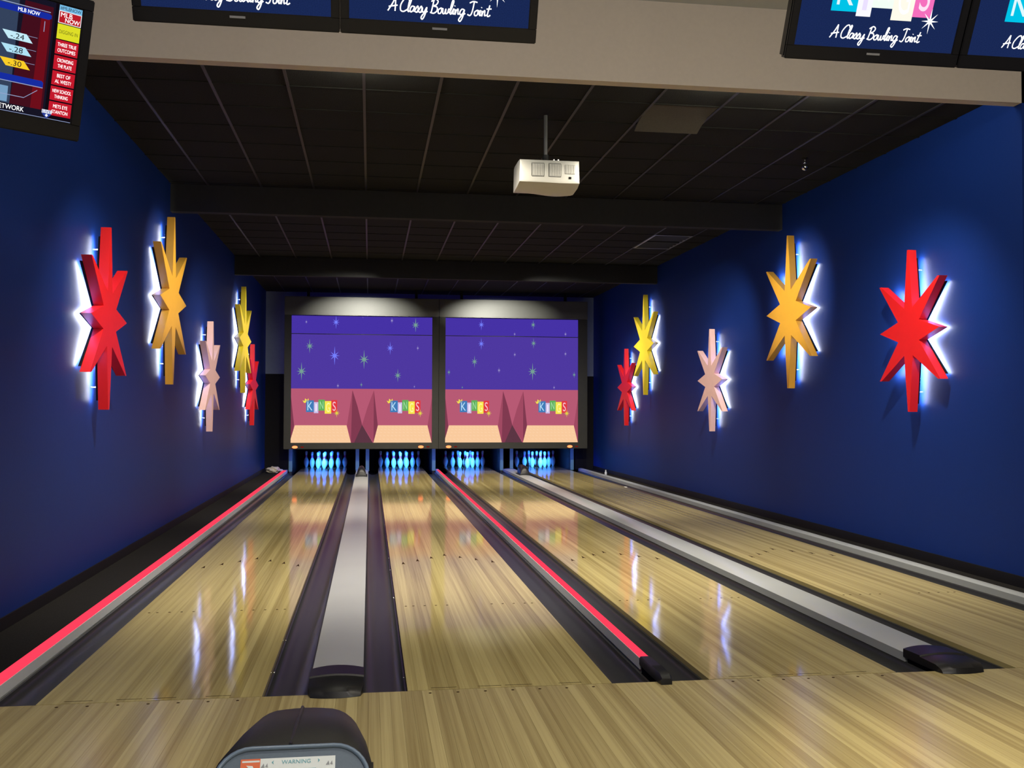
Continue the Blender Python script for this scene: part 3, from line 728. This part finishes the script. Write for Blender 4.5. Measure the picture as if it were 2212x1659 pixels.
# ------------------------------------------------------------------ ceiling fixtures
M_PRJ = mat('silver_projector_shell', (0.56, 0.56, 0.52), 0.38, spec=0.5, var=0.04)
M_PRG = mat('grey_vent_grille', (0.30, 0.30, 0.28), 0.5, var=0.08)
pj_ = thing('ceiling_projector', 'silver projector hanging from the black ceiling on a pole', 'projector', (3.105, 3.55, 3.36))
bm = bmesh.new(); hwj = 0.265
def prow(y, zb, zt, hw, bulge):
    n = 12; row = []
    for k in range(n+1):
        u = -1+2*k/n
        row.append((hw*u, y, zb - bulge*max(0.0, math.sin(math.pi*(u*0.5+0.28)))**2))
    for k in range(n+1):
        u = 1-2*k/n; row.append((hw*u*0.985, y, zt))
    return [bm.verts.new(p) for p in row]
rows = [prow(-0.205, 0.045, 0.205, 0.250, 0.0), prow(-0.195, 0.030, 0.222, 0.265, 0.004), prow(-0.10, 0.010, 0.226, 0.268, 0.012), prow(0.10, 0.0, 0.226, 0.268, 0.022), prow(0.19, 0.012, 0.222, 0.262, 0.02), prow(0.215, 0.05, 0.20, 0.24, 0.0)]
for a, b in zip(rows, rows[1:]):
    for k in range(len(a)): bm.faces.new((a[k], a[(k+1) % len(a)], b[(k+1) % len(b)], b[k]))
bm.faces.new(rows[0][::-1]); bm.faces.new(rows[-1])
obj('shell', bm, M_PRJ, pj_, smooth=35)
for cx in (-0.105, 0.045):
    g = obj('round_vent', box(cx-0.056, cx+0.056, -0.2095, -0.203, 0.075, 0.195, bevel=0.022), M_PRG, pj_)
    for q in range(7): obj('vent_slat', box(cx-0.045+q*0.0145, cx-0.038+q*0.0145, -0.212, -0.209, 0.085, 0.185), M_PRJ, g)
g = obj('square_vent', box(0.135, 0.222, -0.2095, -0.203, 0.105, 0.185), M_PRG, pj_)
for q in range(6): obj('vent_slat', box(0.139+q*0.0145, 0.146+q*0.0145, -0.212, -0.209, 0.110, 0.180), M_PRJ, g)
obj('power_socket', box(0.168, 0.190, -0.211, -0.203, 0.062, 0.080), M_BLACK, pj_)
obj('lens', lathe(bmesh.new(), [(0, 0.05), (0.045, 0.05), (0.055, 0.0)], 20), M_PLASTIC, pj_, (-0.11, 0.20, 0.12), smooth=40).rotation_euler.x = R(-90)
obj('mount_plate', box(-0.10, 0.12, -0.08, 0.10, 0.226, 0.245, bevel=0.004), M_BRACK, pj_)
obj('mount_joint', lathe(bmesh.new(), [(0, 0.075), (0.03, 0.07), (0.032, 0.03), (0.045, 0.0)], 16), M_BRACK, pj_, (0, 0, 0.245), smooth=40)
obj('drop_pole', tube(bmesh.new(), [(0, 0, 0.29), (0, 0, ZC-3.36+0.003)], 0.017, 14), mat('dark_grey_pole', (0.10, 0.10, 0.10), 0.4), pj_, smooth=40)
for q in (0.06, 0.10): obj('mount_screw', lathe(bmesh.new(), [(0, 0.02), (0.012, 0.018), (0.012, 0)], 12), M_STEEL, pj_, (q, -0.07, 0.245), smooth=50)

dm = thing('ceiling_spotlight', 'small chrome ball fitting hanging under the ceiling at the right', 'ceiling fitting', (6.03, 4.60, ZC))
obj('stem', tube(bmesh.new(), [(0, 0, 0.004), (0, 0, -0.055)], 0.008, 10), M_STEEL, dm, smooth=40)
obj('collar', lathe(bmesh.new(), [(0.03, 0.004), (0.03, -0.008), (0.012, -0.014), (0, -0.014)], 16), M_BLACK, dm, smooth=40)
obj('knuckle', lathe(bmesh.new(), [(0, -0.03), (0.014, -0.034), (0.018, -0.045), (0.014, -0.056), (0, -0.06)], 14), M_STEEL, dm, smooth=60)
obj('ball', lathe(bmesh.new(), [(0.036*math.sin(math.pi*k/10), -0.09+0.036*math.cos(math.pi*k/10)) for k in range(11)], 18), M_STEEL, dm, smooth=80)
obj('face_ring', lathe(bmesh.new(), [(0.018, 0.0), (0.030, 0.004), (0.030, -0.006), (0.018, -0.004)], 18), M_BLACK, dm, (0, -0.030, -0.094), smooth=60).rotation_euler.x = R(80)

dv = thing('air_diffuser', 'dark rectangular air diffuser in the far ceiling by the right wall', 'air vent', (6.079, 9.785, ZC))
fr = bmesh.new()
for a in ((-0.30, -0.275, -0.605, 0.605), (0.275, 0.30, -0.605, 0.605), (-0.275, 0.275, -0.605, -0.58), (-0.275, 0.275, 0.58, 0.605)): bx(fr, *a, -0.008, 0.012)
obj('frame', fr, mat('grey_diffuser_frame', (0.30, 0.30, 0.32), 0.4, metal=0.3), dv)
for q in range(7):
    s = obj('vane', box(-0.275, 0.275, -0.03, 0.03, 0.0, 0.004), mat('black_diffuser_vane', (0.03, 0.03, 0.03), 0.5), dv, (0, -0.5+q*0.166, 0.004)); s.rotation_euler.x = R(-35)

# ------------------------------------------------------------------ ball return hood in the foreground
M_HOOD = mat('black_hood_plastic', (0.020, 0.020, 0.019), 0.45, spec=0.4, var=0.12, scale=200, bump=0.06)
M_PANEL = mat('grey_blue_hood_panel', (0.10, 0.14, 0.19), 0.42, var=0.12, scale=150)
hd = thing('ball_return', 'black rounded ball return hood with warning sticker at the bottom edge', 'ball return', (1.356, -2.02, 0.0))
def hood_section(y, zt, hb, ht, r):
    pts = [(-hb, 0.0), (-hb, 0.12)]
    n = 8
    for k in range(n+1):
        a = math.pi - (math.pi/2)*k/n
        pts.append((-(ht-r)+r*math.cos(a)*1.0, zt-r+r*math.sin(a)))
    m = 4
    for k in range(1, m): pts.append((-(ht-r)+2*(ht-r)*k/m, zt+0.004*math.sin(math.pi*k/m)))
    for k in range(n+1):
        a = math.pi/2 - (math.pi/2)*k/n
        pts.append(((ht-r)+r*math.cos(a), zt-r+r*math.sin(a)))
    pts += [(hb, 0.12), (hb, 0.0)]
    return [(x, y, z) for x, z in pts]
bm = bmesh.new(); rows = []
for y, zt, hb, ht, r in ((0.62, 0.20, 0.20, 0.17, 0.10), (0.58, 0.33, 0.22, 0.185, 0.12), (0.50, 0.385, 0.225, 0.195, 0.125), (0.30, 0.408, 0.245, 0.218, 0.125), (0.0, 0.440, 0.262, 0.236, 0.12), (-0.03, 0.425, 0.257, 0.226, 0.115)):
    rows.append([bm.verts.new(p) for p in hood_section(y, zt, hb, ht, r)])
for a, b in zip(rows, rows[1:]):
    for k in range(len(a)-1): bm.faces.new((a[k], a[k+1], b[k+1], b[k]))
bm.faces.new(rows[0])
obj('hood_shell', bm, M_HOOD, hd, smooth=50)
obj('hood_seam', tube(bmesh.new(), [(-0.008, 0.575, 0.352), (-0.008, 0.50, 0.391), (-0.008, 0.30, 0.415), (-0.008, -0.03, 0.440)], 0.006, 8), M_HOOD, hd, smooth=40)
# front panel leaning back inside a raised rim
bm = bmesh.new(); n = 8; ol = [(-0.215, -0.30)]
for k in range(n+1):
    a = math.pi-(math.pi/2)*k/n; ol.append((-0.115+0.10*math.cos(a), -0.10+0.10*math.sin(a)))
for k in range(n+1):
    a = math.pi/2-(math.pi/2)*k/n; ol.append((0.115+0.10*math.cos(a), -0.10+0.10*math.sin(a)))
ol += [(0.215, -0.30)]
TL = R(38)
def pan(a, b, c): return (a, -0.03 + b*math.sin(TL) - c*math.cos(TL), 0.428 + b*math.cos(TL) + c*math.sin(TL))
prism(bm, ol, pan, -0.015, 0.006)
fp = obj('front_panel', bm, M_PANEL, hd)
obj('panel_rim', tube(bmesh.new(), [pan(a*1.01, b+0.003, 0.008) for a, b in ol], 0.007, 8), mat('blue_grey_rim', (0.14, 0.20, 0.28), 0.3), hd, smooth=60)
obj('panel_housing', prism(bmesh.new(), [(a*0.985, b-0.004) for a, b in ol], pan, -0.14, -0.0155), M_HOOD, hd)
obj('lower_body', box(-0.235, 0.235, -0.205, 0.55, 0.0, 0.188, bevel=0.01), M_HOOD, hd)
def stick(name, pts, m, c):
    bm = bmesh.new(); bm.faces.new([bm.verts.new(pan(a, b, c)) for a, b in pts]); return obj(name, bm, m, fp)
M_PAPER = mat('white_sticker', (0.78, 0.84, 0.84), 0.5, var=0.03)
M_ORG = mat('orange_sticker', (0.80, 0.16, 0.05), 0.5, var=0.05)
M_TEAL = mat('teal_print', (0.10, 0.38, 0.46), 0.5, var=0.05)
M_INK = mat('grey_print', (0.30, 0.32, 0.34), 0.5, var=0.05)
sx0, sx1, st, sb = -0.145, 0.122, -0.026, -0.165
stick('sticker', rect(sx0, sx1, sb, st), M_PAPER, 0.0075)
stick('sticker_block', rect(sx0, sx0+0.055, sb, st), M_ORG, 0.0080)
stick('sticker_bar', rect(sx0+0.004, sx0+0.053, st-0.010, st-0.005), M_PAPER, 0.0084)
stick('sticker_arrow', [(sx0+0.016, st-0.018), (sx0+0.034, st-0.020), (sx0+0.046, st-0.045), (sx0+0.036, st-0.085), (sx0+0.030, st-0.085), (sx0+0.032, st-0.045), (sx0+0.026, st-0.030)], M_PAPER, 0.0084)
def panel_text(s, x0, x1, z0, z1, m):
    o = lettering(fp, 'sticker_text', s, x0, x1, z0, z1, m, 0.0)
    for v in o.data.vertices: v.co = Vector(pan(v.co.x, v.co.z, 0.0085))
panel_text('WARNING', -0.030, 0.052, -0.044, -0.033, M_TEAL)
for k in range(4):
    z = -0.062-k*0.024
    for x0, x1 in ((-0.045, -0.008), (-0.002, 0.03), (0.036, 0.068)): stick('sticker_print', rect(x0, x1, z-0.004, z+0.003), M_TEAL, 0.0083)
for cx in (-0.078, 0.105):
    stick('sticker_print', [(cx-0.010, -0.052), (cx-0.002, -0.040), (cx+0.001, -0.052)], M_INK, 0.0083); stick('sticker_print', [(cx+0.002, -0.050), (cx+0.008, -0.040), (cx+0.010, -0.052)], M_INK, 0.0083)
for cx, s in ((-0.052, -1), (0.072, 1)):
    stick('sticker_print', [(cx, -0.032), (cx+s*0.006, -0.038), (cx, -0.044), (cx+s*0.002, -0.038)], M_TEAL, 0.0083)

# ------------------------------------------------------------------ small things near the pins
rg = bmesh.new(); bmesh.ops.create_icosphere(rg, subdivisions=3, radius=0.12)
for v in rg.verts:
    n_ = noise.noise(v.co*14)*0.9 + noise.noise(v.co*33)*0.4
    v.co *= 1+0.45*n_; v.co.z = max(-0.06, v.co.z*0.62); v.co.x *= 1.25
tag(obj('crumpled_rag', rg, mat('pale_rag', (0.46, 0.42, 0.34), 0.8, var=0.3, scale=20), None, (-0.50, 17.0, 0.062)), 'crumpled pale rag on the black floor by the left wall', 'rag')
rg = bmesh.new(); bmesh.ops.create_icosphere(rg, subdivisions=3, radius=0.07)
for v in rg.verts:
    n_ = noise.noise(v.co*20+Vector((3, 1, 2)))*0.9
    v.co *= 1+0.5*n_; v.co.z = max(-0.035, v.co.z*0.6)
tag(obj('crumpled_paper', rg, mat('grey_paper', (0.40, 0.39, 0.38), 0.8, var=0.2, scale=20), None, (-0.40, 17.28, 0.036)), 'small grey crumpled paper between rag and leftmost lane end', 'paper')
bt = thing('small_bottle', 'tiny pale bottle standing beside the right edge capping', 'bottle', (6.60, 15.62, -0.004))
obj('bottle_body', lathe(bmesh.new(), [(0, 0), (0.024, 0), (0.026, 0.01), (0.026, 0.06), (0.012, 0.078), (0.011, 0.085), (0, 0.085)], 16), mat('pale_bottle_plastic', (0.55, 0.6, 0.7), 0.4), bt, smooth=40)
obj('bottle_cap', lathe(bmesh.new(), [(0.0, 0.112), (0.014, 0.110), (0.014, 0.085), (0, 0.085)], 14), mat('white_bottle_cap', (0.7, 0.72, 0.76), 0.4), bt, smooth=40)
sc_ = bmesh.new(); vs = [sc_.verts.new(p) for p in ((-0.05, -0.03, 0.0), (0.05, -0.02, 0.004), (0.045, 0.04, 0.012), (-0.04, 0.03, 0.006), (0.0, 0.005, 0.018))]
for q in ((0, 1, 4), (1, 2, 4), (2, 3, 4), (3, 0, 4), (0, 3, 2, 1)): sc_.faces.new([vs[i] for i in q])
tag(obj('paper_scrap', sc_, mat('white_paper_scrap', (0.75, 0.75, 0.72), 0.7), None, (6.30, 12.9, -0.050)), 'tiny white paper scrap in the gutter by the right wall', 'paper')
